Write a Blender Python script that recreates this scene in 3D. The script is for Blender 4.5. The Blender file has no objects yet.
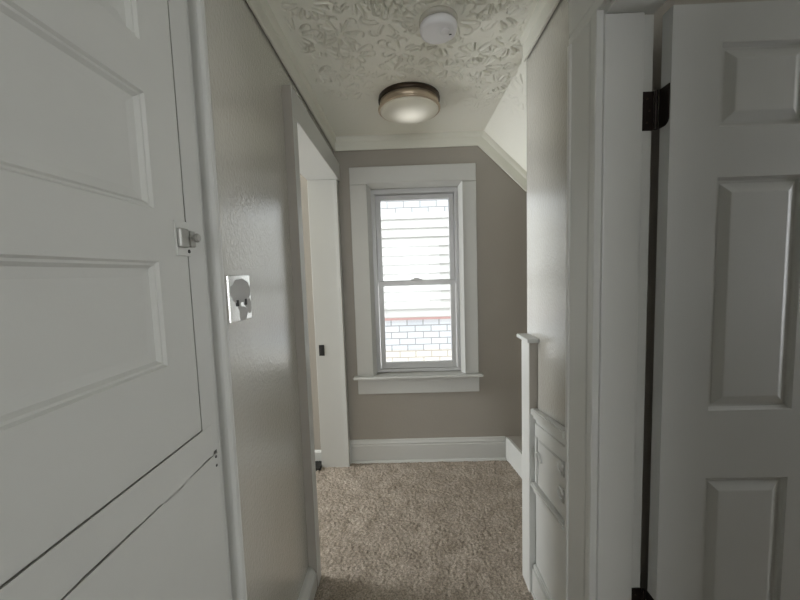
import bpy, bmesh, math, random
import numpy as np
from mathutils import Vector, Matrix
random.seed(7); rng = np.random.default_rng(11)
SC = bpy.context.scene; COL = SC.collection
PI = math.pi

# ------------------------------------------------------------------ materials
def mat(name, col, rough=.5, metal=0., spec=.5, bump=None, var=None):
    """bump=(scale, strength, distance, stretch) ; var=(scale, amount)"""
    m = bpy.data.materials.new(name); m.use_nodes = True
    nt = m.node_tree; N = nt.nodes; L = nt.links
    b = N['Principled BSDF']
    b.inputs['Base Color'].default_value = (*col, 1)
    b.inputs['Roughness'].default_value = rough
    b.inputs['Metallic'].default_value = metal
    b.inputs['Specular IOR Level'].default_value = spec
    if bump or var:
        tc = N.new('ShaderNodeTexCoord')
    if bump:
        mp = N.new('ShaderNodeMapping'); mp.inputs['Scale'].default_value = bump[3] if len(bump) > 3 else (1, 1, 1)
        L.new(tc.outputs['Object'], mp.inputs[0])
        n = N.new('ShaderNodeTexNoise'); n.inputs['Scale'].default_value = bump[0]; n.inputs['Detail'].default_value = 4
        L.new(mp.outputs[0], n.inputs['Vector'])
        bp = N.new('ShaderNodeBump'); bp.inputs['Strength'].default_value = bump[1]; bp.inputs['Distance'].default_value = bump[2]
        L.new(n.outputs['Fac'], bp.inputs['Height']); L.new(bp.outputs[0], b.inputs['Normal'])
    if var:
        n2 = N.new('ShaderNodeTexNoise'); n2.inputs['Scale'].default_value = var[0]; n2.inputs['Detail'].default_value = 5
        L.new(tc.outputs['Object'], n2.inputs['Vector'])
        cr = N.new('ShaderNodeValToRGB'); a = var[1]
        cr.color_ramp.elements[0].position = .3; cr.color_ramp.elements[1].position = .7
        cr.color_ramp.elements[0].color = tuple(c*(1-a) for c in col)+(1,)
        cr.color_ramp.elements[1].color = tuple(min(1, c*(1+a)) for c in col)+(1,)
        L.new(n2.outputs['Fac'], cr.inputs[0]); L.new(cr.outputs[0], b.inputs['Base Color'])
    return m

def hexlin(r, g, b):
    f = lambda c: (c/255/12.92) if c <= 10 else ((c/255+.055)/1.055)**2.4
    return (f(r), f(g), f(b))

M = {}
M['greige'] = mat('greige wall paint', hexlin(158, 153, 144), .42, bump=(70, .25, .004, (1, 1, .8)), var=(2.5, .03))
M['gloss'] = mat('semi gloss greige wall paint', hexlin(186, 184, 176), .2, spec=1.0, bump=(110, .42, .003, (1, 1, .8)), var=(3, .03))
_g = M['gloss'].node_tree.nodes['Principled BSDF']
M['gloss'].node_tree.links.new(M['gloss'].node_tree.nodes['Bump'].outputs[0], _g.inputs['Coat Normal'])
_g.inputs['Coat Weight'].default_value = .9; _g.inputs['Coat Roughness'].default_value = .13; _g.inputs['Coat IOR'].default_value = 1.6
M['white'] = mat('white trim paint', hexlin(194, 195, 191), .38, bump=(35, .12, .002), var=(4, .015))
M['crown'] = mat('cream crown paint', hexlin(222, 222, 211), .45, bump=(35, .12, .002))
M['doorwhite'] = mat('old white door paint', hexlin(195, 196, 191), .45, bump=(28, .22, .003, (1, 1, 1)), var=(5, .02))
M['moulded'] = mat('moulded white door skin', hexlin(176, 177, 174), .42, bump=(120, .10, .001, (1, 1, .12)), var=(5, .01))
M['ceiling'] = mat('ceiling paint', hexlin(246, 246, 236), .7, bump=(60, .2, .003))
M['bronze'] = mat('dark bronze metal', (.018, .012, .010), .45, .6, bump=(60, .3, .001))
M['black'] = mat('black metal', (.012, .012, .012), .5)
M['nickel'] = mat('brushed nickel', hexlin(190, 174, 152), .38, .55)
M['darkrim'] = mat('dark metal rim', hexlin(70, 60, 50), .4, .8)
M['plastic'] = mat('white plastic', hexlin(236, 236, 238), .4)
M['basegrey'] = mat('yellowed plastic', hexlin(196, 193, 182), .5)
M['greyplastic'] = mat('grey plastic', hexlin(150, 148, 148), .5)
M['vinyl'] = mat('grey aluminium sash', hexlin(198, 199, 199), .35, .1)
M['steel'] = mat('dull steel latch', hexlin(165, 165, 160), .4, .5)
M['jambroom'] = M['greige']

def carpet_mat():
    m = bpy.data.materials.new('beige brown carpet'); m.use_nodes = True
    nt = m.node_tree; N = nt.nodes; L = nt.links; b = N['Principled BSDF']
    b.inputs['Roughness'].default_value = 1; b.inputs['Specular IOR Level'].default_value = .05
    tc = N.new('ShaderNodeTexCoord')
    n1 = N.new('ShaderNodeTexNoise'); n1.inputs['Scale'].default_value = 130; n1.inputs['Detail'].default_value = 6; n1.inputs['Roughness'].default_value = .75
    n2 = N.new('ShaderNodeTexNoise'); n2.inputs['Scale'].default_value = 9; n2.inputs['Detail'].default_value = 4
    n2.inputs['Distortion'].default_value = 1.0
    for n in (n1, n2): L.new(tc.outputs['Object'], n.inputs['Vector'])
    c1 = N.new('ShaderNodeValToRGB')
    c1.color_ramp.elements[0].position = .30; c1.color_ramp.elements[0].color = (*hexlin(92, 84, 75), 1)
    c1.color_ramp.elements[1].position = .68; c1.color_ramp.elements[1].color = (*hexlin(206, 194, 179), 1)
    L.new(n1.outputs['Fac'], c1.inputs[0])
    c2 = N.new('ShaderNodeValToRGB')
    c2.color_ramp.elements[0].position = .3; c2.color_ramp.elements[0].color = (.72, .71, .69, 1)
    c2.color_ramp.elements[1].position = .65; c2.color_ramp.elements[1].color = (1, 1, 1, 1)
    L.new(n2.outputs['Fac'], c2.inputs[0])
    mx = N.new('ShaderNodeMix'); mx.data_type = 'RGBA'; mx.blend_type = 'MULTIPLY'; mx.inputs[0].default_value = 1
    L.new(c1.outputs[0], mx.inputs[6]); L.new(c2.outputs[0], mx.inputs[7]); L.new(mx.outputs[2], b.inputs['Base Color'])
    bp = N.new('ShaderNodeBump'); bp.inputs['Strength'].default_value = .7; bp.inputs['Distance'].default_value = .006
    L.new(n1.outputs['Fac'], bp.inputs['Height']); L.new(bp.outputs[0], b.inputs['Normal'])
    return m
M['carpet'] = carpet_mat()

def glass_mat():
    m = bpy.data.materials.new('window glass'); m.use_nodes = True
    nt = m.node_tree; N = nt.nodes; L = nt.links
    N.remove(N['Principled BSDF']); out = N['Material Output']
    t = N.new('ShaderNodeBsdfTransparent'); t.inputs[0].default_value = (.93, .95, .96, 1)
    g = N.new('ShaderNodeBsdfGlossy'); g.inputs['Roughness'].default_value = .02
    f = N.new('ShaderNodeFresnel'); f.inputs[0].default_value = 1.45
    mx = N.new('ShaderNodeMixShader'); L.new(f.outputs[0], mx.inputs[0]); L.new(t.outputs[0], mx.inputs[1]); L.new(g.outputs[0], mx.inputs[2])
    L.new(mx.outputs[0], out.inputs[0]); return m
M['glass'] = glass_mat()

def diffuser_mat():
    m = bpy.data.materials.new('lit frosted glass diffuser'); m.use_nodes = True
    b = m.node_tree.nodes['Principled BSDF']
    b.inputs['Base Color'].default_value = (*hexlin(215, 212, 196), 1); b.inputs['Roughness'].default_value = .3
    b.inputs['Emission Color'].default_value = (1, .97, .86, 1)
    N = m.node_tree.nodes; L = m.node_tree.links      # brightest under the bulb, fading to the rim
    g = N.new('ShaderNodeNewGeometry'); d = N.new('ShaderNodeVectorMath'); d.operation = 'DISTANCE'; d.inputs[1].default_value = (.055, 1.985, 2.25)
    r = N.new('ShaderNodeMapRange'); r.interpolation_type = 'SMOOTHSTEP'; r.inputs[1].default_value = .0; r.inputs[2].default_value = .13; r.inputs[3].default_value = DIFF_E; r.inputs[4].default_value = .02
    L.new(g.outputs['Position'], d.inputs[0]); L.new(d.outputs['Value'], r.inputs[0]); L.new(r.outputs[0], b.inputs['Emission Strength'])
    return m

def brick_mat(name, c1, c2, mortar, scale, rough=.8):
    m = bpy.data.materials.new(name); m.use_nodes = True
    nt = m.node_tree; N = nt.nodes; L = nt.links; b = N['Principled BSDF']; b.inputs['Roughness'].default_value = rough
    tc = N.new('ShaderNodeTexCoord'); mp = N.new('ShaderNodeMapping'); mp.inputs['Rotation'].default_value = (PI/2, 0, 0)
    L.new(tc.outputs['Object'], mp.inputs[0])
    br = N.new('ShaderNodeTexBrick'); L.new(mp.outputs[0], br.inputs['Vector'])
    br.inputs['Color1'].default_value = (*c1, 1); br.inputs['Color2'].default_value = (*c2, 1); br.inputs['Mortar'].default_value = (*mortar, 1)
    br.inputs['Scale'].default_value = scale; br.inputs['Mortar Size'].default_value = .022; br.inputs['Brick Width'].default_value = .62; br.inputs['Row Height'].default_value = .25
    L.new(br.outputs['Color'], b.inputs['Base Color']); return m

def plate_mat():
    # shiny plated cover, with rounded grey patches, rougher and not metallic
    m = bpy.data.materials.new('patchy white cover plate'); m.use_nodes = True
    nt = m.node_tree; N = nt.nodes; L = nt.links; b = N['Principled BSDF']; b.inputs['Roughness'].default_value = .3
    tc = N.new('ShaderNodeTexCoord'); no = N.new('ShaderNodeTexNoise'); no.inputs['Scale'].default_value = 40; no.inputs['Detail'].default_value = 4
    L.new(tc.outputs['Object'], no.inputs['Vector'])
    def blob(cy, cz, ry, rz):
        s = N.new('ShaderNodeSeparateXYZ'); L.new(tc.outputs['Object'], s.inputs[0])
        def mth(op, a, bb):
            n = N.new('ShaderNodeMath'); n.operation = op
            for i, v in enumerate((a, bb)):
                if isinstance(v, (int, float)): n.inputs[i].default_value = v
                else: L.new(v, n.inputs[i])
            return n.outputs[0]
        dy = mth('DIVIDE', mth('SUBTRACT', s.outputs[1], cy), ry); dz = mth('DIVIDE', mth('SUBTRACT', s.outputs[2], cz), rz)
        d = mth('ADD', mth('MULTIPLY', dy, dy), mth('MULTIPLY', dz, dz))
        d = mth('ADD', d, mth('MULTIPLY', mth('SUBTRACT', no.outputs['Fac'], .5), 1.3))
        return mth('LESS_THAN', d, 1.0), mth
    a, mth = blob(.000, .020, .062, .034); c, _ = blob(.010, -.045, .026, .022); e, _ = blob(.048, -.026, .014, .024); a2, _ = blob(-.012, -.012, .010, .020); a3, _ = blob(.03, -.012, .010, .018); a = mth('MAXIMUM', a, mth('MAXIMUM', a2, a3))
    mk = mth('MAXIMUM', a, mth('MAXIMUM', c, e))
    mx = N.new('ShaderNodeMix'); mx.data_type = 'RGBA'; L.new(mk, mx.inputs[0])
    mx.inputs[6].default_value = (*hexlin(244, 244, 242), 1); mx.inputs[7].default_value = (*hexlin(176, 176, 174), 1)
    L.new(mx.outputs[2], b.inputs['Base Color'])
    mm = N.new('ShaderNodeMapRange'); mm.inputs[3].default_value = 1.0; mm.inputs[4].default_value = 0.0; L.new(mk, mm.inputs[0]); L.new(mm.outputs[0], b.inputs['Metallic'])
    mr = N.new('ShaderNodeMapRange'); mr.inputs[3].default_value = .14; mr.inputs[4].default_value = .55; L.new(mk, mr.inputs[0]); L.new(mr.outputs[0], b.inputs['Roughness']); return m
M['plate'] = plate_mat()

# ------------------------------------------------------------------ mesh helpers
def link(name, bm, m, parent=None, smooth=False, origin=None):
    me = bpy.data.meshes.new(name)
    bmesh.ops.recalc_face_normals(bm, faces=bm.faces[:])
    if origin is not None: bmesh.ops.translate(bm, verts=bm.verts[:], vec=-Vector(origin))
    bm.to_mesh(me); bm.free()
    ms = m if isinstance(m, (list, tuple)) else [m]
    for x in ms: me.materials.append(x)
    if smooth:
        for p in me.polygons: p.use_smooth = True
    o = bpy.data.objects.new(name, me); COL.objects.link(o)
    if origin is not None: o.location = origin
    if parent is not None:
        o.parent = parent
        if parent.type != 'MESH' or parent.location.length:
            o.location = Vector(o.location) - Vector(parent.location) if origin is None else Vector(origin) - world_loc(parent)
    return o
def world_loc(o):
    v = Vector(o.location); p = o.parent
    while p: v += Vector(p.location); p = p.parent
    return v
def fixparent(o, parent):
    o.parent = parent; return o
def part(name, bm, m, parent, smooth=False):
    """mesh given in world coordinates, parented without moving it"""
    o = link(name, bm, m, None, smooth)
    o.parent = parent; o.location = -world_loc(parent)
    return o
def root(name, label, cat, loc, group=None):
    o = bpy.data.objects.new(name, None); COL.objects.link(o); o.location = loc; o.empty_display_size = .05
    o['label'] = label; o['category'] = cat
    if group: o['group'] = group
    return o
def struct(o, label=None, cat=None):
    o['kind'] = 'structure'
    if label: o['label'] = label
    if cat: o['category'] = cat
    return o
def box(bm, x0, x1, y0, y1, z0, z1, bev=0., seg=2):
    t = bmesh.new()
    vs = [t.verts.new((x, y, z)) for x in (x0, x1) for y in (y0, y1) for z in (z0, z1)]
    for f in ((0, 1, 3, 2), (4, 6, 7, 5), (0, 4, 5, 1), (2, 3, 7, 6), (0, 2, 6, 4), (1, 5, 7, 3)):
        t.faces.new([vs[i] for i in f])
    if bev:
        bmesh.ops.bevel(t, geom=t.edges[:], offset=bev, segments=seg, affect='EDGES', profile=.5)
    merge(bm, t)
def merge(bm, t):
    bmesh.ops.recalc_face_normals(t, faces=t.faces[:])
    me = bpy.data.meshes.new('tmp'); t.to_mesh(me); t.free(); bm.from_mesh(me); bpy.data.meshes.remove(me)
def hexa(bm, pts, bev=0.):
    """8 points: bottom ring 4, top ring 4"""
    t = bmesh.new(); v = [t.verts.new(p) for p in pts]
    for f in ((3, 2, 1, 0), (4, 5, 6, 7), (0, 1, 5, 4), (1, 2, 6, 5), (2, 3, 7, 6), (3, 0, 4, 7)): t.faces.new([v[i] for i in f])
    if bev: bmesh.ops.bevel(t, geom=t.edges[:], offset=bev, segments=2, affect='EDGES')
    merge(bm, t)
def extrude_profile(bm, prof, a, b, fn):
    """closed profile of (p,q); fn(p,q,t) -> xyz ; from t=a to t=b"""
    t = bmesh.new(); A = [t.verts.new(fn(p, q, a)) for p, q in prof]; B = [t.verts.new(fn(p, q, b)) for p, q in prof]
    n = len(prof)
    for i in range(n): t.faces.new((A[i], A[(i+1) % n], B[(i+1) % n], B[i]))
    t.faces.new(A[::-1]); t.faces.new(B); merge(bm, t)
def lathe(bm, prof, c, seg=64, axis='z'):
    """prof list of (r,h)"""
    t = bmesh.new(); rings = []
    for r, h in prof:
        if r < 1e-6: rings.append([t.verts.new((0, 0, h))]); continue
        rings.append([t.verts.new((r*math.cos(2*PI*k/seg), r*math.sin(2*PI*k/seg), h)) for k in range(seg)])
    for A, B in zip(rings, rings[1:]):
        for k in range(seg):
            k2 = (k+1) % seg
            if len(A) == 1 and len(B) == 1: continue
            if len(A) == 1: t.faces.new((A[0], B[k], B[k2]))
            elif len(B) == 1: t.faces.new((A[k], A[k2], B[0]))
            else: t.faces.new((A[k], A[k2], B[k2], B[k]))
    if axis == 'x': bmesh.ops.rotate(t, verts=t.verts[:], matrix=Matrix.Rotation(PI/2, 3, 'Y'))
    if axis == 'y': bmesh.ops.rotate(t, verts=t.verts[:], matrix=Matrix.Rotation(-PI/2, 3, 'X'))
    bmesh.ops.translate(t, verts=t.verts[:], vec=c); merge(bm, t)
def tube(bm, pts, r, seg=10):
    t = bmesh.new(); rings = []
    P = [Vector(p) for p in pts]
    for i, p in enumerate(P):
        d = (P[min(i+1, len(P)-1)]-P[max(i-1, 0)]).normalized()
        u = d.orthogonal().normalized()
        if rings and lastu is not None: u = (lastu-d*lastu.dot(d)).normalized()
        lastu = u; w = d.cross(u)
        rings.append([t.verts.new(p+r*(u*math.cos(2*PI*k/seg)+w*math.sin(2*PI*k/seg))) for k in range(seg)])
    for A, B in zip(rings, rings[1:]):
        for k in range(seg): t.faces.new((A[k], A[(k+1) % seg], B[(k+1) % seg], B[k]))
    t.faces.new(rings[0][::-1]); t.faces.new(rings[-1]); merge(bm, t)
def panelled(bm, u0, u1, v0, v1, panels, prof, thick, fn, back_panels=False):
    """slab with recessed panels on the d=0 face. prof: [(inset, depth)...]; fn(u,v,d)->xyz"""
    t = bmesh.new()
    us = sorted({u0, u1, *[p[0] for p in panels], *[p[1] for p in panels]}); vs = sorted({v0, v1, *[p[2] for p in panels], *[p[3] for p in panels]})
    def q(*c): t.faces.new([t.verts.new(fn(*x)) for x in c])
    for a, b in zip(us, us[1:]):
        for c, d in zip(vs, vs[1:]):
            mu, mv = (a+b)/2, (c+d)/2
            if any(p[0] < mu < p[1] and p[2] < mv < p[3] for p in panels): continue
            q((a, c, 0), (b, c, 0), (b, d, 0), (a, d, 0))
    for p in panels:
        ring = None
        for ins, dep in prof:
            r = [(p[0]+ins, p[2]+ins, dep), (p[1]-ins, p[2]+ins, dep), (p[1]-ins, p[3]-ins, dep), (p[0]+ins, p[3]-ins, dep)]
            if ring:
                for k in range(4): q(ring[k], ring[(k+1) % 4], r[(k+1) % 4], r[k])
            ring = r
        q(*ring)
    T = -thick
    q((u0, v0, T), (u0, v1, T), (u1, v1, T), (u1, v0, T))
    q((u0, v0, 0), (u0, v0, T), (u1, v0, T), (u1, v0, 0)); q((u0, v1, 0), (u1, v1, 0), (u1, v1, T), (u0, v1, T))
    q((u0, v0, 0), (u0, v1, 0), (u0, v1, T), (u0, v0, T)); q((u1, v0, 0), (u1, v0, T), (u1, v1, T), (u1, v1, 0))
    bmesh.ops.remove_doubles(t, verts=t.verts[:], dist=1e-5); merge(bm, t)
def grid_mesh(name, xs, ys, zfun, m):
    X, Y = np.meshgrid(xs, ys); Z = zfun(X, Y)
    nx, ny = len(xs), len(ys)
    co = np.stack([X, Y, Z], -1).reshape(-1, 3)
    i = np.arange(nx*ny).reshape(ny, nx)
    f = np.stack([i[:-1, :-1], i[:-1, 1:], i[1:, 1:], i[1:, :-1]], -1).reshape(-1, 4)
    return co, f
def mesh_np(name, parts, m):
    cos, fs, off = [], [], 0
    for co, f in parts: cos.append(co); fs.append(f+off); off += len(co)
    co = np.concatenate(cos); f = np.concatenate(fs)
    me = bpy.data.meshes.new(name)
    me.vertices.add(len(co)); me.vertices.foreach_set('co', co.astype(np.float32).ravel())
    me.loops.add(f.size); me.loops.foreach_set('vertex_index', f.astype(np.int32).ravel())
    me.polygons.add(len(f)); me.polygons.foreach_set('loop_start', np.arange(0, f.size, 4, dtype=np.int32))
    me.polygons.foreach_set('use_smooth', np.ones(len(f), dtype=bool))
    me.materials.append(m); me.update(calc_edges=True); me.validate()
    o = bpy.data.objects.new(name, me); COL.objects.link(o); return o

# ------------------------------------------------------------------ layout (metres)
XL, XR, YB, ZC = -.475, .53, 2.48, 2.35
CREASE = .565; SLOPE = .98
WT = .13
DIFF_E = .30
M['diffuser'] = diffuser_mat()
YBK = -2.4            # where the passage opens into the room behind the camera

# ---- floor: displaced carpet where the photo sees it, plain beyond
def smooth_noise(X, Y, s, seed):
    r = np.random.default_rng(seed); out = np.zeros_like(X)
    for _ in range(14):
        a = r.uniform(0, 2*PI); k = s*r.uniform(.5, 1.6); out += np.sin(k*(X*np.cos(a)+Y*np.sin(a))+r.uniform(0, 2*PI))
    return out/5.
def blur(a):
    for ax in (0, 1): a = (np.roll(a, 1, ax)+2*a+np.roll(a, -1, ax))/4
    return a
def carpet_z(X, Y):
    z = .0022*smooth_noise(X, Y, 45, 3)+blur(np.random.default_rng(5).normal(0, .0034, X.shape))+np.random.default_rng(6).normal(0, .0008, X.shape)
    return z-.002
fl = [grid_mesh('f', np.arange(-.82, .9401, .005), np.arange(1.0, 2.601, .005), carpet_z, None)]
flat = lambda X, Y: np.zeros_like(X)-.002
fl.append(grid_mesh('f', np.array([-3.2, -.82]), np.array([-3.6, 1.0, 2.65]), flat, None))
fl.append(grid_mesh('f', np.array([.94, 3.2]), np.array([-3.6, 1.0, 2.65]), flat, None))
fl.append(grid_mesh('f', np.array([-.82, .94]), np.array([-3.6, 1.0]), flat, None))
fl.append(grid_mesh('f', np.array([-.82, .94]), np.array([2.6, 2.65]), flat, None))
floor = struct(mesh_np('floor', fl, M['carpet']))

# ---- ceiling: stomped plaster rosettes near, smoother far, sloped side on the right
cx = np.arange(XL-.01, .9601, .0026); cy = np.arange(.80, YB+.03, .0026)
CXg, CYg = np.meshgrid(cx, cy); Hh = np.zeros_like(CXg); Gh = np.zeros_like(CXg)
def stamp(x0, y0, R, n, amp, rnd):
    global Hh
    i0, i1 = np.searchsorted(cx, [x0-R*1.15, x0+R*1.15]); j0, j1 = np.searchsorted(cy, [y0-R*1.15, y0+R*1.15])
    if i1-i0 < 2 or j1-j0 < 2: return
    dx = CXg[j0:j1, i0:i1]-x0; dy = CYg[j0:j1, i0:i1]-y0; r = np.hypot(dx, dy); th = np.arctan2(dy, dx)
    h = np.zeros_like(r); gv = np.zeros_like(r)
    AX, AY = CXg[j0:j1, i0:i1], CYg[j0:j1, i0:i1]
    for k in range(n):
        a = 2*PI*k/n+rnd.normal(0, .12); ra = R*rnd.uniform(.16, .45); rb = R*rnd.uniform(.72, 1.05); tw = rnd.normal(0, 2.5); w = rnd.uniform(.0024, .0036)
        d = (th-a-tw*r+PI) % (2*PI)-PI
        prof = np.clip((r-ra)/.008, 0, 1)*np.clip((rb-r)/.008, 0, 1)*(np.abs(d) < 1.2)
        gv = np.maximum(gv, np.exp(-(r*d/w)**2)*prof*rnd.uniform(.5, 1.0))
        h = np.maximum(h, np.exp(-((r*d-2.2*w)/(w*1.3))**2)*prof*rnd.uniform(.3, 1.0))
        # looped leaf tip joining this stroke to the next
        if rnd.random() < .75:
            am = a+PI/n; rm = rb*.97; ax = x0+rm*math.cos(am+tw*rm); ay = y0+rm*math.sin(am+tw*rm); lr = rb*PI/n*.9
            dd = np.hypot(AX-ax, AY-ay)
            out = np.cos(np.arctan2(AY-ay, AX-ax)-am) > rnd.uniform(-.1, .4)
            gv = np.maximum(gv, np.exp(-((dd-lr)/.0026)**2)*out*rnd.uniform(.35, .9))
    Hh[j0:j1, i0:i1] = np.maximum(Hh[j0:j1, i0:i1], h*amp); Gh[j0:j1, i0:i1] = np.maximum(Gh[j0:j1, i0:i1], gv*amp)
rr = np.random.default_rng(21)
yy = .84; row = 0
while yy < 2.45:
    xx = XL+.08+(.07 if row % 2 else 0)
    while xx < .95:
        px, py = xx+rr.normal(0, .02), yy+rr.normal(0, .02)
        fade = np.interp(py-.25*max(0, px-.05), [1.45, 1.65, 1.82, 2.02], [1, .85, .45, .0])
        if fade > .02:
            stamp(px, py, rr.uniform(.075, .10), int(rr.integers(12, 17)), .013*fade, rr)
        xx += rr.uniform(.15, .18)
    yy += .145; row += 1
# fine drag marks everywhere, fading to almost smooth at the far end
for _ in range(1500):
    x0 = rr.uniform(XL, .95); y0 = rr.uniform(.85, 2.4); amp = .006*np.interp(y0-.35*max(0, x0-.1), [1.3, 1.8, 2.2], [.8, .5, .06])
    a = rr.uniform(0, PI); ln = rr.uniform(.006, .02); i0, i1 = np.searchsorted(cx, [x0-.03, x0+.03]); j0, j1 = np.searchsorted(cy, [y0-.03, y0+.03])
    dx = CXg[j0:j1, i0:i1]-x0; dy = CYg[j0:j1, i0:i1]-y0; u = dx*math.cos(a)+dy*math.sin(a); v = -dx*math.sin(a)+dy*math.cos(a)
    Hh[j0:j1, i0:i1] = np.maximum(Hh[j0:j1, i0:i1], amp*np.exp(-(v/.0035)**2-(u/ln)**4))
base = np.where((CXg > CREASE) & (CYg > 1.46), ZC-SLOPE*(CXg-CREASE), ZC)+.0006*smooth_noise(CXg, CYg, 14, 9)
side = ((CXg > .60) & (CYg < 1.47))
Hh[side] = 0; Gh[side] = 0
def keep(d, a, b): return np.clip((d-a)/(b-a), 0, 1)
calm = keep(CXg-XL, .045, .09)*keep(np.hypot(CXg-.048, CYg-1.972), .172, .21)*keep(np.hypot(CXg-.153, CYg-1.39), .078, .10)
calm = calm*np.where(CYg < 1.53, keep(.50-CXg, .0, .03), 1)
calm = calm*np.where(CXg > CREASE-.01, .35, 1)
Zc = base+calm*(Gh*1.8-Hh*.5*(Gh < .003))
i = np.arange(CXg.size).reshape(CXg.shape)
cf = np.stack([i[:-1, :-1], i[1:, :-1], i[1:, 1:], i[:-1, 1:]], -1).reshape(-1, 4)
cparts = [(np.stack([CXg, CYg, Zc], -1).reshape(-1, 3), cf)]
ct = lambda X, Y: np.zeros_like(X)+ZC
def rev(g): return (g[0], g[1][:, ::-1])
cparts.append(rev(grid_mesh('c', np.array([-3.2, XL-.01]), np.array([-3.6, .8, 2.65]), ct, None)))
cparts.append(rev(grid_mesh('c', np.array([.965, 3.2]), np.array([-3.6, .8, 1.46]), ct, None)))
cparts.append(rev(grid_mesh('c', np.array([XL-.01, .965]), np.array([-3.6, .8]), ct, None)))
ceiling = struct(mesh_np('ceiling', cparts, M['ceiling']))

# ---- walls
def wall(name, boxes, m):
    bm = bmesh.new()
    for b in boxes: box(bm, *b)
    return struct(link(name, bm, m))
DY0, DY1, DZ = 1.475, 2.435, 2.075       # rough opening of the left doorway
wall('wall_left', [(XL-WT, XL, YBK, -.06, -.01, ZC), (XL-WT, XL-.042, -.06, .892, -.01, ZC), (XL-.042, XL, -.06, .892, 2.21, ZC),
                   (XL-WT, XL, .892, DY0, -.01, ZC), (XL-WT, XL, DY0, DY1, DZ, ZC), (XL-WT, XL, DY1, YB, -.01, ZC)], M['gloss'])
RY0, RY1, RZ = .14, .965, 2.06           # rough opening of the right doorway
wall('wall_right', [(XR, XR+.12, RY1, 1.519, -.01, ZC+.02), (XR, XR+.12, RY0, RY1, RZ, ZC), (XR, XR+.12, YBK, RY0, -.01, ZC)], M['gloss'])
WX0, WX1, WZ0, WZ1 = -.262, .425, .645, 2.035   # window rough opening
wall('wall_back', [(-3.2, WX0, YB, YB+.19, -.01, ZC+.05), (WX1, 3.2, YB, YB+.19, -.01, ZC+.05), (WX0, WX1, YB, YB+.19, -.01, WZ0), (WX0, WX1, YB, YB+.19, WZ1, ZC+.05)], M['greige'])
# alcove beyond the right wall: knee wall and the partition that closes it
wall('wall_alcove', [(.93, 1.05, 1.40, YB, -.01, 2.03), (XR+.12, .93, 1.42, 1.50, -.01, ZC)], M['greige'])
# room on the left (seen as a sliver through the doorway), unseen window, its light boosted by an added lamp
wall('wall_side', [(-3.2, XL-WT, .95, 1.07, -.01, ZC), (-3.2, -3.08, 1.07, YB, -.01, .6), (-3.2, -3.08, 1.07, YB, 2.1, ZC), (-3.2, -3.08, 1.07, 1.5, .6, 2.1), (-3.2, -3.08, 2.44, YB, .6, 2.1)], M['greige'])
# room on the right behind the open door, and the room behind the camera; their unseen window openings are added for fill light
wall('wall_room', [(XR+.12, 3.2, 1.00, 1.42, -.01, ZC), (3.08, 3.2, YBK-.12, .18, -.01, ZC), (3.08, 3.2, .18, .98, -.01, .78), (3.08, 3.2, .18, .98, 2.2, ZC), (3.08, 3.2, .98, 1.30, -.01, ZC), (XR+.12, 3.2, YBK-.12, YBK, -.01, ZC)], M['greige'])
wall('wall_near', [(-2.0, XL, YBK-.12, YBK, -.01, ZC), (XR, XR+.12, YBK-.12, YBK, -.01, ZC), (-2.12, -2.0, -3.6, YBK, -.01, ZC), (2.0, 2.12, -3.6, YBK-.12, -.01, ZC),
                   (-2.0, -1.0, -3.6, -3.48, -.01, ZC), (1.0, 2.0, -3.6, -3.48, -.01, ZC), (-1.0, 1.0, -3.6, -3.48, -.01, .6), (-1.0, 1.0, -3.6, -3.48, 2.15, ZC)], M['greige'])

# ---- crown trim (flat board with a small stepped top)
CRH = .092
cprof = [(0, -CRH+.03), (.005, -CRH+.03), (.005, -CRH), (.012, -CRH), (.015, -CRH+.004), (.015, -.034), (.020, -.028), (.024, -.016), (.026, 0), (0, 0)]
bm = bmesh.new(); extrude_profile(bm, cprof, YBK, YB, lambda p, q, t: (XL+p, t, ZC+q)); struct(link('trim_1', bm, M['crown'])); 
bm = bmesh.new(); extrude_profile(bm, cprof, YBK, 1.519, lambda p, q, t: (XR-p, t, ZC+q)); struct(link('trim_2', bm, M['crown']))
bm = bmesh.new()
# along the back wall, level then mitred down the slope
an = math.atan(SLOPE); n = Vector((-math.sin(an), 0, -math.cos(an)))   # into the room from the slope
k = math.tan(an/2)
def bcrown(p, q, t):
    if t == 0: return (XL, YB-p, ZC+q)
    if t == 1: return (CREASE+q*k, YB-p, ZC+q)
    L0 = .50; return (CREASE+L0*math.cos(an)+n.x*(-q), YB-p, ZC-L0*math.sin(an)+n.z*(-q))
extrude_profile(bm, cprof, 0, 1, bcrown); extrude_profile(bm, cprof, 1, 2, bcrown)
struct(link('trim_3', bm, M['crown']))

# ---- baseboards
bprof = [(0, 0), (.018, 0), (.018, .128), (.014, .135), (.016, .146), (.010, .158), (.007, .170), (0, .172)]
shoe = [(.018, 0), (.031, 0), (.029, .010), (.023, .016), (.018, .017)]
bm = bmesh.new()
for pr in (bprof, shoe):
    extrude_profile(bm, pr, XL, .70, lambda p, q, t: (t, YB-p, q-.004))
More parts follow.
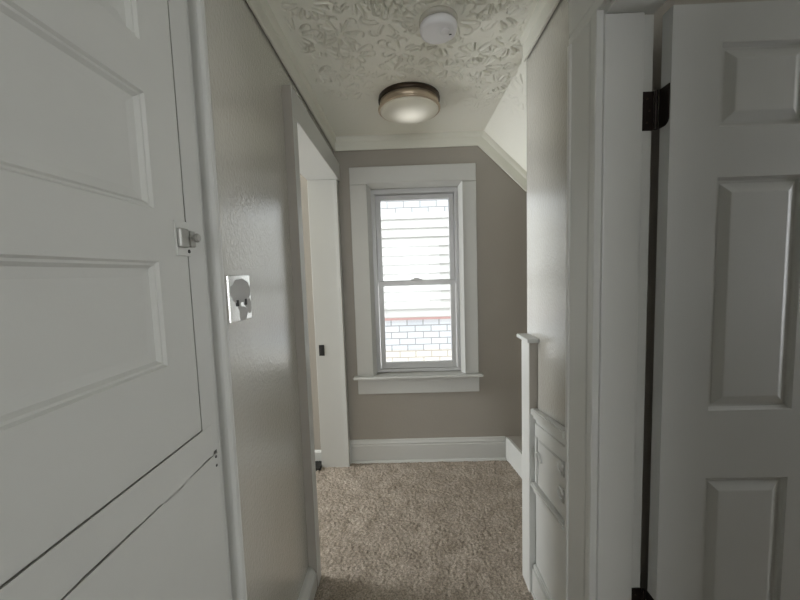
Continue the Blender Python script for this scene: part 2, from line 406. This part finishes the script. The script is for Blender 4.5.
# turned return at the right-hand corner: a low boxed ledge running along the alcove
led = [(.700, 2.462), (.712, 2.43), (.735, 2.235), (.76, 1.52)]
A0 = [(x, y, -.004) for x, y in led]; 
for (x0, y0), (x1, y1) in zip(led, led[1:]):
    hexa(bm, [(x0, y0, -.004), (x1, y1, -.004), (x1+.018, y1, -.004), (x0+.018, y0, -.004), (x0, y0, .168), (x1, y1, .168), (x1+.018, y1, .168), (x0+.018, y0, .168)])
struct(link('baseboard_back', bm, M['white']))
bm = bmesh.new(); t = bmesh.new()
pl = [(.70, YB)]+[(x+.012, y) for x, y in led]+[(.93, 1.52), (.93, YB)]
vb = [t.verts.new((x, y, -.004)) for x, y in pl]; vt = [t.verts.new((x, y, .166)) for x, y in pl]
t.faces.new(vb[::-1]); t.faces.new(vt)
for a in range(len(pl)): t.faces.new((vb[a], vb[(a+1) % len(pl)], vt[(a+1) % len(pl)], vt[a]))
merge(bm, t); struct(link('wall_ledge', bm, M['greige']))
bm = bmesh.new()
b2 = [(0, 0), (.034, 0), (.034, .072), (.028, .078), (.028, .084), (.018, .096), (.012, .100), (0, .102)]
extrude_profile(bm, b2, .893, 1.44, lambda p, q, t: (XL+p, t, q-.004)); struct(link('baseboard_left', bm, M['white']))
bm = bmesh.new(); extrude_profile(bm, [(0, 0), (.016, 0), (.016, .085), (.008, .098), (0, .1)], -3.0, XL-WT, lambda p, q, t: (t, YB-p, q-.004)); struct(link('baseboard_side', bm, M['white']))

# ---- left doorway: deep casing, jamb boards, strike plate
bm = bmesh.new()
CF = -.437
box(bm, XL, CF, 1.447, 1.503, -.004, 2.05, .002)                    # near leg
box(bm, XL, CF-.015, 2.408, 2.464, -.004, 2.05, .002)                # far leg
box(bm, XL, CF, 1.447, 2.464, 2.0505, 2.168, .003)                   # head
frame = struct(link('door_frame', bm, M['white']))
frame.name = 'trim_4'
bm = bmesh.new()
JX = -.655
box(bm, JX, XL+.001, DY0, 1.506, -.004, 2.0515, .002); box(bm, JX, XL+.001, 2.410, DY1, -.004, 2.0515, .002); box(bm, JX, XL+.001, DY0, DY1, 2.052, DZ, .002)
jamb = part('jamb', bm, M['white'], frame)
bm = bmesh.new(); box(bm, XL, CF-.0015, 1.4455, 1.4472, -.004, 2.167); e_ = part('casing_edge', bm, M['greige'], frame); e_['label'] = 'casing edge in darker greige'  # thin strip, darker greige than the white casing, on its near side
bm = bmesh.new(); box(bm, -.632, -.594, 2.4075, 2.4105, .828, .906, .001); box(bm, -.622, -.604, 2.4062, 2.409, .846, .888, .001)
part('strike_plate', bm, M['black'], jamb)

# ---- built-in cupboard on the left: three-panel door above a fixed panel
cup = root('built_in_cupboard', 'old white built-in cupboard with three-panel door above a cracked lower panel, on the near left', 'cupboard', (XL, .40, 0))
bm = bmesh.new()
prof = [(0, 0), (.004, -.005), (.008, -.0055), (.014, -.012), (.030, -.014)]
panelled(bm, -.01, .752, 1.057, 2.13, [(.10, .662, 1.231, 1.437), (.10, .662, 1.537, 1.749), (.10, .662, 1.842, 2.05)], prof, .030, lambda u, v, d: (XL+d, u, v))
cdoor = part('door', bm, M['doorwhite'], cup)
bm = bmesh.new()
box(bm, XL-.001, XL+.003, .714, .760, 1.450, 1.524, .001)            # painted base plate
lat = part('latch', bm, M['doorwhite'], cdoor)
bm = bmesh.new(); box(bm, XL+.002, XL+.012, .716, .745, 1.468, 1.508, .003); part('case', bm, M['steel'], lat)
bm = bmesh.new()
lathe(bm, [(0, 0), (.006, 0), (.006, .003), (.004, .005), (.004, .009), (.009, .012), (.010, .016), (.007, .020), (0, .021)], (XL+.006, .757, 1.490), 24, 'x')
part('knob', bm, M['steel'], lat)
bm = bmesh.new(); box(bm, XL-.004, XL+.010, .753, .772, 1.470, 1.506, .003); part('catch', bm, M['steel'], lat)
bm = bmesh.new(); lathe(bm, [(0, 0), (.0045, 0), (.004, .0015), (0, .002)], (XL+.0025, .754, 1.461), 12, 'x'); part('screw_hole', bm, M['black'], lat)
# rail under the door (slightly wavy lower edge where the paint has cracked)
bm = bmesh.new()
t = bmesh.new(); n = 60; top = []; bot = []
for a in range(n+1):
    y = -.05+(.792+.05)*a/n
    zb = .9785+.0014*math.sin(y*17)+random.uniform(-.0012, .0012)-(.005 if .62 < y < .70 else 0)
    if y > .765: zb = .982-(y-.765)*.25
    top.append((y, 1.0525)); bot.append((y, zb))
pr = top+bot[::-1]
Fv = [t.verts.new((XL, y, z)) for y, z in pr]; Bv = [t.verts.new((XL-.004, y, z)) for y, z in pr]
t.faces.new(Fv); t.faces.new(Bv[::-1])
for a in range(len(pr)): t.faces.new((Fv[a], Fv[(a+1) % len(pr)], Bv[(a+1) % len(pr)], Bv[a]))
merge(bm, t); part('rail', bm, M['doorwhite'], cup)
bm = bmesh.new(); box(bm, XL-.004, XL, -.05, .808, -.004, .9745, 0)
part('lower_panel', bm, M['doorwhite'], cup)
bm = bmesh.new()
for z in (.968, .946):
    lathe(bm, [(0, 0), (.0035, 0), (.003, .0012), (0, .0015)], (XL, .800, z), 12, 'x')
part('nail_hole', bm, M['black'], cup)
bm = bmesh.new()
cas = [(.757, XL-.03), (.757, XL-.001), (.800, XL-.001), (.822, XL-.002), (.834, XL-.008), (.846, XL-.020), (.864, XL-.022), (.869, XL-.004), (.873, XL+.004), (.882, XL+.006), (.890, XL+.004), (.893, XL-.001), (.893, XL-.03)]
extrude_profile(bm, cas[0:2]+[(.812, XL-.001), (.812, XL-.03)], .984, 2.14, lambda p, q, t: (q, p, t))
extrude_profile(bm, [(.810, XL-.03), (.810, XL-.003)]+cas[3:], -.004, 2.14, lambda p, q, t: (q, p, t))
box(bm, XL-.03, XL+.006, -.06, .893, 2.14, 2.225, .003)
box(bm, XL-.03, XL+.004, -.06, -.014, .984, 2.14, .002)
part('casing', bm, M['white'], cup)

# ---- switch plate beside the casing
sw = root('light_switch', 'square double light switch with patchy shiny cover plate on the left wall', 'light switch', (XL, .967, 1.343))
bm = bmesh.new(); box(bm, -.001, .007, -.064, .064, -.065, .065, .003)
o = link('cover_plate', bm, M['plate']); o.parent = sw
for y in (-.022, .026):
    bm = bmesh.new(); box(bm, .005, .011, y-.004, y+.004, -.022, -.004, .002)
    o = link('toggle', bm, M['black']); o.parent = sw

# ---- right doorway: casing, jamb
bm = bmesh.new()
def casing_profile(lo, hi):   # lo = opening side
    return [(lo, 0), (lo, .018), (lo+.004, .020), (lo+.024, .020), (lo+.030, .016), (lo+.036, .019), (hi-.022, .021), (hi-.018, .026), (hi-.004, .026), (hi, .022), (hi, 0)]
extrude_profile(bm, casing_profile(.950, 1.100), -.004, 2.055, lambda p, q, t: (XR-q, p, t))
extrude_profile(bm, casing_profile(2.055, 2.205), .0, 1.100, lambda p, q, t: (XR-q, t, p))
extrude_profile(bm, [(.005, 0), (.005, .02), (.155, .02), (.155, 0)], -.004, 2.055, lambda p, q, t: (XR-q, p, t))
fr2 = struct(link('trim_5', bm, M['white']))
bm = bmesh.new()
box(bm, XR-.001, .628, .941, RY1, -.004, 2.04, .002)      # jamb with stop
box(bm, .628, .658, .951, RY1, -.004, 2.04, .001)         # rabbet behind the hinge
box(bm, XR-.001, .658, RY0, .951, 2.0405, RZ, .002)
box(bm, XR-.001, .658, RY0-.01, .160, -.004, 2.04, .002)
part('jamb', bm, M['white'], fr2)

# ---- six-panel door standing open on the right
HX = .672; DYF = .905
door = struct(bpy.data.objects.new('door_1', None)); COL.objects.link(door); door.location = (HX, DYF, 0)
bm = bmesh.new()
p6 = []
for u0_, u1_ in ((.794, 1.012), (1.088, 1.306)):
    for z0, z1 in ((1.737, 1.937), (1.007, 1.614), (.24, .819)): p6.append((u0_, u1_, z0, z1))
prof6 = [(0, 0), (.003, -.006), (.008, -.0095), (.014, -.0095), (.036, -.0015), (.039, -.001)]
panelled(bm, HX, 1.432, .012, 2.028, p6, prof6, .035, lambda u, v, d: (u, DYF-d, v))
leaf = part('leaf', bm, M['moulded'], door)
def hinge(zc, h):
    bm = bmesh.new()
    box(bm, .630, .660, .9475, .951, zc-h/2, zc+h/2, .0006)                 # leaf on the jamb
    # leaf on the door edge, rounded lower corner
    t = bmesh.new(); pts = []
    y0, y1 = DYF+.003, DYF+.036
    pts = [(y1, zc-h/2), (y1, zc+h/2), (y0, zc+h/2)]
    for a in range(7): an_ = a/6*PI/2; pts.append((y0+.016-.016*math.cos(an_), zc-h/2+.020-.020*math.sin(an_)))
    A = [t.verts.new((HX-.0025, y, z)) for y, z in pts]; B = [t.verts.new((HX+.0005, y, z)) for y, z in pts]
    t.faces.new(A); t.faces.new(B[::-1])
    for a in range(len(pts)): t.faces.new((A[a], A[(a+1) % len(pts)], B[(a+1) % len(pts)], B[a]))
    merge(bm, t)
    tube(bm, [(.6635, .944, zc-h/2), (.6635, .944, zc+h/2)], .0045, 12)
    hg = part('hinge', bm, M['bronze'], door); hg['label'] = 'dark bronze hinge'
    bm = bmesh.new()
    for dz in (-.03, 0, .03):
        lathe(bm, [(0, -.001), (.003, -.001), (.002, .0005), (0, .0008)], (.643+.006*(dz == 0), .947, zc+dz), 10, 'y')
    part('screw', bm, M['darkrim'], hg)
hinge(1.80, .098); hinge(.41, .098)

# ---- newel post at the end of the right wall
nw = root('newel_post', 'slim white newel post with flat cap ending the right wall', 'newel post', (.512, 1.445, 0))
bm = bmesh.new(); box(bm, .495, XR, 1.400, 1.492, -.004, 1.098, .003); part('post', bm, M['white'], nw)
bm = bmesh.new(); box(bm, .497, XR, 1.3985, 1.4002, .80, 1.097); e_ = part('post_edge', bm, M['greige'], nw); e_['label'] = 'post edge in darker greige'  # greige facing, darker than the white post, above the wainscot
bm = bmesh.new(); box(bm, .482, XR, 1.380, 1.520, 1.099, 1.116, .005, 3); part('cap', bm, M['white'], nw)

# ---- white wainscot under the painted upper wall, between casing and newel
wn = root('wainscot_panelling', 'white wainscot panelling low on the right wall between door casing and newel post', 'wainscot', (XR, 1.25, 0))
WXF = .522
def slant(bm, x0, x1, y0, y1, za0, za1, zb0, zb1, bev=0.):
    hexa(bm, [(x0, y0, za0), (x1, y0, za0), (x1, y1, zb0), (x0, y1, zb0), (x0, y0, za1), (x1, y0, za1), (x1, y1, zb1), (x0, y1, zb1)], bev)
ya, yb = 1.100, 1.397
cap0, cap1 = .864, .824     # top of the cap rail at the casing / at the newel (the old trim is out of level)
mid0, mid1 = .536, .506
bm = bmesh.new(); slant(bm, WXF, XR, ya, yb, -.004, cap0-.01, -.004, cap1-.01); part('back_panel', bm, M['white'], wn)
bm = bmesh.new(); slant(bm, .499, XR, ya, yb, cap0-.026, cap0, cap1-.026, cap1, .004); slant(bm, .510, XR, ya, yb, cap0-.045, cap0-.024, cap1-.045, cap1-.024, .004)
part('cap_rail', bm, M['white'], wn)
bm = bmesh.new(); slant(bm, .499, XR, ya, yb, mid0-.018, mid0, mid1-.018, mid1, .004); slant(bm, .510, XR, ya, yb, mid0-.045, mid0-.016, mid1-.045, mid1-.016, .005)
part('middle_rail', bm, M['white'], wn)
bm = bmesh.new()
slant(bm, .505, XR, ya, yb, -.004, .128, -.004, .118, .003); slant(bm, .510, XR, ya, yb, .128, .150, .118, .138, .004); slant(bm, .502, .508, ya, yb, -.004, .02, -.004, .018, .002)
part('base_rail', bm, M['white'], wn)
# small hatch door in the wainscot with its frame, hinges and turn button
hat = bpy.data.objects.new('hatch_door', None); COL.objects.link(hat); hat.parent = wn; hat.location = Vector((WXF, 1.24, .65))-world_loc(wn)
bm = bmesh.new()
slant(bm, .516, WXF+.002, 1.105, 1.394, cap0-.115, cap0-.062, cap1-.115, cap1-.062, .002)
slant(bm, .516, WXF+.002, 1.376, 1.396, mid1+.004, cap1-.115, mid1+.002, cap1-.115, .002)
part('hatch_frame', bm, M['white'], hat)
bm = bmesh.new()
slant(bm, .5155, WXF+.002, 1.108, 1.362, mid0+.008, cap0-.121, mid1+.006, cap1-.119, .003)
part('hatch_panel', bm, M['white'], hat)
bm = bmesh.new()
tube(bm, [(0.5090, 1.350, .570), (0.5060, 1.350, .640), (0.5050, 1.345, .660), (0.5060, 1.332, .668), (0.5080, 1.318, .655), (0.5100, 1.312, .635)], .0035, 8)
part('turn_button', bm, M['white'], hat)
for zc in (.722, .628):
    bm = bmesh.new()
    box(bm, .509, .517, 1.118, 1.128, zc-.028, zc+.026, .002)
    pts = [(.504, 1.123+.017*math.cos(a)+.008, zc+.008+.018*math.sin(a)) for a in np.linspace(-.6*PI, .95*PI, 12)]
    tube(bm, pts, .0042, 8)
    lathe(bm, [(0, 0), (.006, 0), (.005, .004), (0, .005)], (.504, 1.125, zc-.018), 12, 'x')
    part('hinge', bm, M['white'], hat)

# ---- window
win = struct(bpy.data.objects.new('window_1', None)); COL.objects.link(win); win.location = (.07, YB, .64)
CT = .020
bm = bmesh.new()
box(bm, -.372, -.252, YB-CT, YB, .657, 2.0195, .003); box(bm, .408, .508, YB-CT, YB, .657, 2.0195, .003); box(bm, -.372, .508, YB-CT, YB, 2.0205, 2.140, .003)
part('casing', bm, M['white'], win)
bm = bmesh.new()   # stop bead, bright inner rim
sp_o = (-.256, .412, 2.025); sp_i = (-.232, .390, 1.998)
for side in (0, 1):
    xo, xi = sp_o[side], sp_i[side]
    hexa(bm, [(xo, YB-.026, .657), (xo, YB+.04, .657), (xi, YB+.04, .657), (xi, YB+.022, .657), (xo, YB-.026, 2.025), (xo, YB+.04, 2.025), (xi, YB+.04, 1.998), (xi, YB+.022, 1.998)])
hexa(bm, [(-.256, YB-.026, 2.025), (.412, YB-.026, 2.025), (.412, YB+.04, 2.025), (-.256, YB+.04, 2.025), (-.232, YB+.022, 1.998), (.390, YB+.022, 1.998), (.390, YB+.04, 1.998), (-.232, YB+.04, 1.998)])
part('window_stop', bm, M['white'], win)
bm = bmesh.new()
box(bm, WX0+.001, -.2365, YB+0.051, YB+0.180, .669, 2.0045, 0); box(bm, .3985, WX1-.001, YB+0.051, YB+0.180, .669, 2.0045, 0); box(bm, WX0+.001, WX1-.001, YB+0.051, YB+0.180, 2.0055, WZ1-.001, 0); box(bm, WX0+.001, WX1-.001, YB+0.071, YB+.18, WZ0+.001, .659, 0)
part('jamb', bm, M['white'], win)
bm = bmesh.new(); box(bm, -.398, .535, YB-.058, YB-.0005, .637, .656, .006, 3); box(bm, WX0+.001, WX1-.001, YB-.004, YB+0.070, .6455, .656); part('stool', bm, M['white'], win)
bm = bmesh.new(); box(bm, -.372, .512, YB-CT, YB, .520, .6365, .003); part('apron', bm, M['white'], win)
bm = bmesh.new()   # aluminium outer frame with tracks
for x0, x1 in ((-.236, -.206), (.368, .398)):
    box(bm, x0, x1, YB+0.051, YB+0.150, .6845, 1.9675, .002)
box(bm, -.236, .398, YB+0.051, YB+0.150, 1.968, 2.004, .002); box(bm, -.236, .398, YB+0.051, YB+0.150, .6595, .684, .002)
part('frame', bm, M['vinyl'], win)
def sash(x0, x1, z0, z1, y0, y1, st, rb, rt):
    bm = bmesh.new()
    box(bm, x0, x0+st, y0, y1, z0, z1, .003); box(bm, x1-st, x1, y0, y1, z0, z1, .003); box(bm, x0+st-.0005, x1-st+.0005, y0+.001, y1-.001, z0, z0+rb, .002); box(bm, x0+st-.0005, x1-st+.0005, y0+.001, y1-.001, z1-rt, z1, .002)
    s = part('sash', bm, M['vinyl'], win)
    bm = bmesh.new(); box(bm, x0+st-.004, x1-st+.004, (y0+y1)/2-.002, (y0+y1)/2+.002, z0+rb-.004, z1-rt+.004); part('pane', bm, M['glass'], s)
    return s
sash(-.204, .366, 1.312, 1.966, YB+0.100, YB+0.132, .034, .030, .034)
s2 = sash(-.200, .362, .686, 1.340, YB+0.056, YB+0.086, .034, .046, .036)
bm = bmesh.new(); box(bm, .04, .12, YB+0.060, YB+0.080, 1.3405, 1.350, .003); box(bm, .06, .10, YB+0.058, YB+0.070, 1.3505, 1.359, .004); part('sash_lock', bm, M['vinyl'], s2)

# ---- ceiling light
LC = (.048, 1.972)
lt = root('ceiling_light', 'round flush ceiling light with brushed metal band and frosted diffuser', 'ceiling light', (LC[0], LC[1], ZC))
bm = bmesh.new(); lathe(bm, [(0, .004), (.166, .004), (.166, -.006), (.168, -.010), (.168, -.020), (.158, -.024), (.158, -.03), (0, -.03)], (*LC, ZC), 96); part('canopy', bm, M['darkrim'], lt, True)
bm = bmesh.new(); lathe(bm, [(.152, -.022), (.160, -.024), (.160, -.056), (.152, -.058), (.148, -.056), (.148, -.024), (.152, -.022)], (*LC, ZC), 96); part('band', bm, M['nickel'], lt, True)
bm = bmesh.new(); lathe(bm, [(.150, -.055), (.166, -.056), (.1705, -.058), (.1705, -.064), (.167, -.067), (.160, -.068), (.150, -.062), (.150, -.055)], (*LC, ZC), 96); part('rim', bm, M['nickel'], lt, True)
bm = bmesh.new(); lathe(bm, [(.158, -.064)]+[(.159*math.cos(a), -.067-.026*math.sin(a)) for a in np.linspace(.08, PI/2-.001, 14)]+[(0, -.093)], (*LC, ZC), 96); part('diffuser', bm, M['diffuser'], lt, True)
for a in (.05, PI-.1, PI/2):
    bm = bmesh.new(); box(bm, LC[0]+.160*math.cos(a)-.006, LC[0]+.160*math.cos(a)+.006, LC[1]+.160*math.sin(a)-.006, LC[1]+.160*math.sin(a)+.006, ZC-.064, ZC-.018, .003); part('clip', bm, M['darkrim'], lt)

# ---- smoke alarm
AC = (.153, 1.390)
al = root('smoke_alarm', 'small round white smoke alarm on the textured ceiling in front of the light', 'smoke alarm', (AC[0], AC[1], ZC))
bm = bmesh.new(); lathe(bm, [(0, .004), (.070, .004), (.073, -.004), (.073, -.014), (.069, -.018), (0, -.018)], (*AC, ZC), 64); part('mounting_base', bm, M['basegrey'], al, True)
bm = bmesh.new(); lathe(bm, [(.062, -.016), (.064, -.018), (.064, -.023), (.062, -.024), (.062, -.016)], (*AC, ZC), 64); part('vent_slot', bm, M['greyplastic'], al, True)
bm = bmesh.new(); lathe(bm, [(.060, -.022), (.070, -.023), (.071, -.034), (.067, -.046), (.058, -.051), (.03, -.053), (0, -.0535)], (*AC, ZC), 64); part('cover', bm, M['plastic'], al, True)
bm = bmesh.new(); lathe(bm, [(0, -.058), (.017, -.0575), (.019, -.055), (.019, -.050), (0, -.050)], (AC[0]+.022, AC[1]-.018, ZC), 32); part('test_button', bm, M['plastic'], al, True)
bm = bmesh.new(); box(bm, AC[0]+.04, AC[0]+.05, AC[1]+.0, AC[1]+.004, ZC-.0545, ZC-.050, .001); part('indicator_slot', bm, M['black'], al)

# ---- small black floor vent glimpsed through the left doorway
fv = root('floor_vent', 'small black vent on the floor just inside the left doorway', 'floor vent', (-.72, 2.415, 0))
bm = bmesh.new(); box(bm, -.80, -.658, 2.365, 2.462, -.004, .020, .003); part('vent_frame', bm, M['black'], fv)
bm = bmesh.new()
for a in range(6): box(bm, -.79+a*.021, -.782+a*.021, 2.372, 2.455, .018, .024)
part('louvre', bm, M['black'], fv)

# ---- neighbouring house outside the window
hs = root('neighbouring_house', 'pale neighbouring house wall with lap siding above painted brick, seen through the window', 'house', (0, 4.6, -3))
M['siding'] = mat('pale lap siding', hexlin(176, 175, 171), .6)
M['brickpale'] = brick_mat('pale painted brick', hexlin(176, 177, 177), hexlin(160, 163, 165), hexlin(120, 120, 120), 2.9)
M['brickcream'] = brick_mat('cream painted brick', hexlin(182, 177, 166), hexlin(176, 172, 164), hexlin(136, 128, 118), 2.9)
M['ledge'] = mat('reddish brown flashing', hexlin(150, 118, 112), .6)
bm = bmesh.new(); z = .80; HY = 4.6
while z < 2.12:
    t = bmesh.new(); x0, x1 = -3.5, 3.5; h = .118
    extrude_profile(bm, [(0, 0), (.040, 0), (.040, .012), (.008, h), (0, h)], x0, x1, lambda p, q, tt: (tt, HY-p, z+q)); z += h
part('siding', bm, M['siding'], hs)
bm = bmesh.new(); box(bm, -3.5, 3.5, HY-.02, HY+.2, 2.15, 3.6); part('upper_brick', bm, M['brickpale'], hs)
bm = bmesh.new(); box(bm, -3.5, 3.5, HY+.01, HY+.2, -3, 2.15); box(bm, -3.5, 3.5, HY-.015, HY+.02, .36, .77); part('grey_brick', bm, M['brickpale'], hs)
bm = bmesh.new(); box(bm, -3.5, 3.5, HY-.02, HY+.01, -3, .36); part('cream_brick', bm, M['brickcream'], hs)
bm = bmesh.new(); box(bm, -3.5, 3.5, HY-.05, HY+.02, .770, .800); part('flashing', bm, M['ledge'], hs)

# ------------------------------------------------------------------ light
W = bpy.data.worlds.new('overcast'); SC.world = W; W.use_nodes = True
bg = W.node_tree.nodes['Background']; bg.inputs[0].default_value = (.97, .98, 1, 1); bg.inputs[1].default_value = 3.3
def area(name, loc, rot, sx, sy, power, col=(1, 1, 1)):
    l = bpy.data.lights.new(name, 'AREA'); l.shape = 'RECTANGLE'; l.size = sx; l.size_y = sy; l.energy = power; l.color = col
    o = bpy.data.objects.new(name, l); COL.objects.link(o); o.location = loc; o.rotation_euler = rot; return o
area('fill_side_room', (-3.25, 2.05, 1.30), (0, -PI/2, 0), 1.5, .75, 56, (.96, .98, 1))  # area lamp added to boost light from the unseen part of the side room
area('fill_rear', (0, -3.7, 1.4), (PI/2, 0, 0), 2.0, 1.5, 11, (.96, .98, 1))  # fill lamp added behind the camera, outside an unseen opening
area('fill_right_room', (3.26, .58, 1.5), (0, PI/2, 0), 1.4, .75, 7, (.96, .98, 1))  # fill lamp added for the cupboard side, shining in through an unseen opening

# ------------------------------------------------------------------ camera
f_px = 345.; VP = (405.5, 272.5); roll = math.radians(1.75)
Yc = Vector(((VP[0]-400)/f_px, -(VP[1]-300)/f_px, -1)).normalized()
up = Vector((-math.sin(roll), math.cos(roll), 0)); Zv = (up-Yc*up.dot(Yc)).normalized(); Xc = Yc.cross(Zv)
R = Matrix((Xc, Yc, Zv))
cam = bpy.data.cameras.new('camera'); co = bpy.data.objects.new('camera', cam); COL.objects.link(co)
cam.sensor_width = 36; cam.sensor_fit = 'HORIZONTAL'; cam.lens = f_px/800*36; cam.clip_start = .02
co.matrix_world = Matrix.Translation((0, 0, 1.40)) @ R.to_4x4()
SC.camera = co
SC.view_settings.view_transform = 'Standard'; SC.view_settings.look = 'None'; SC.view_settings.gamma = 1; SC.view_settings.use_curve_mapping = False
SC.view_settings.exposure = 0.68
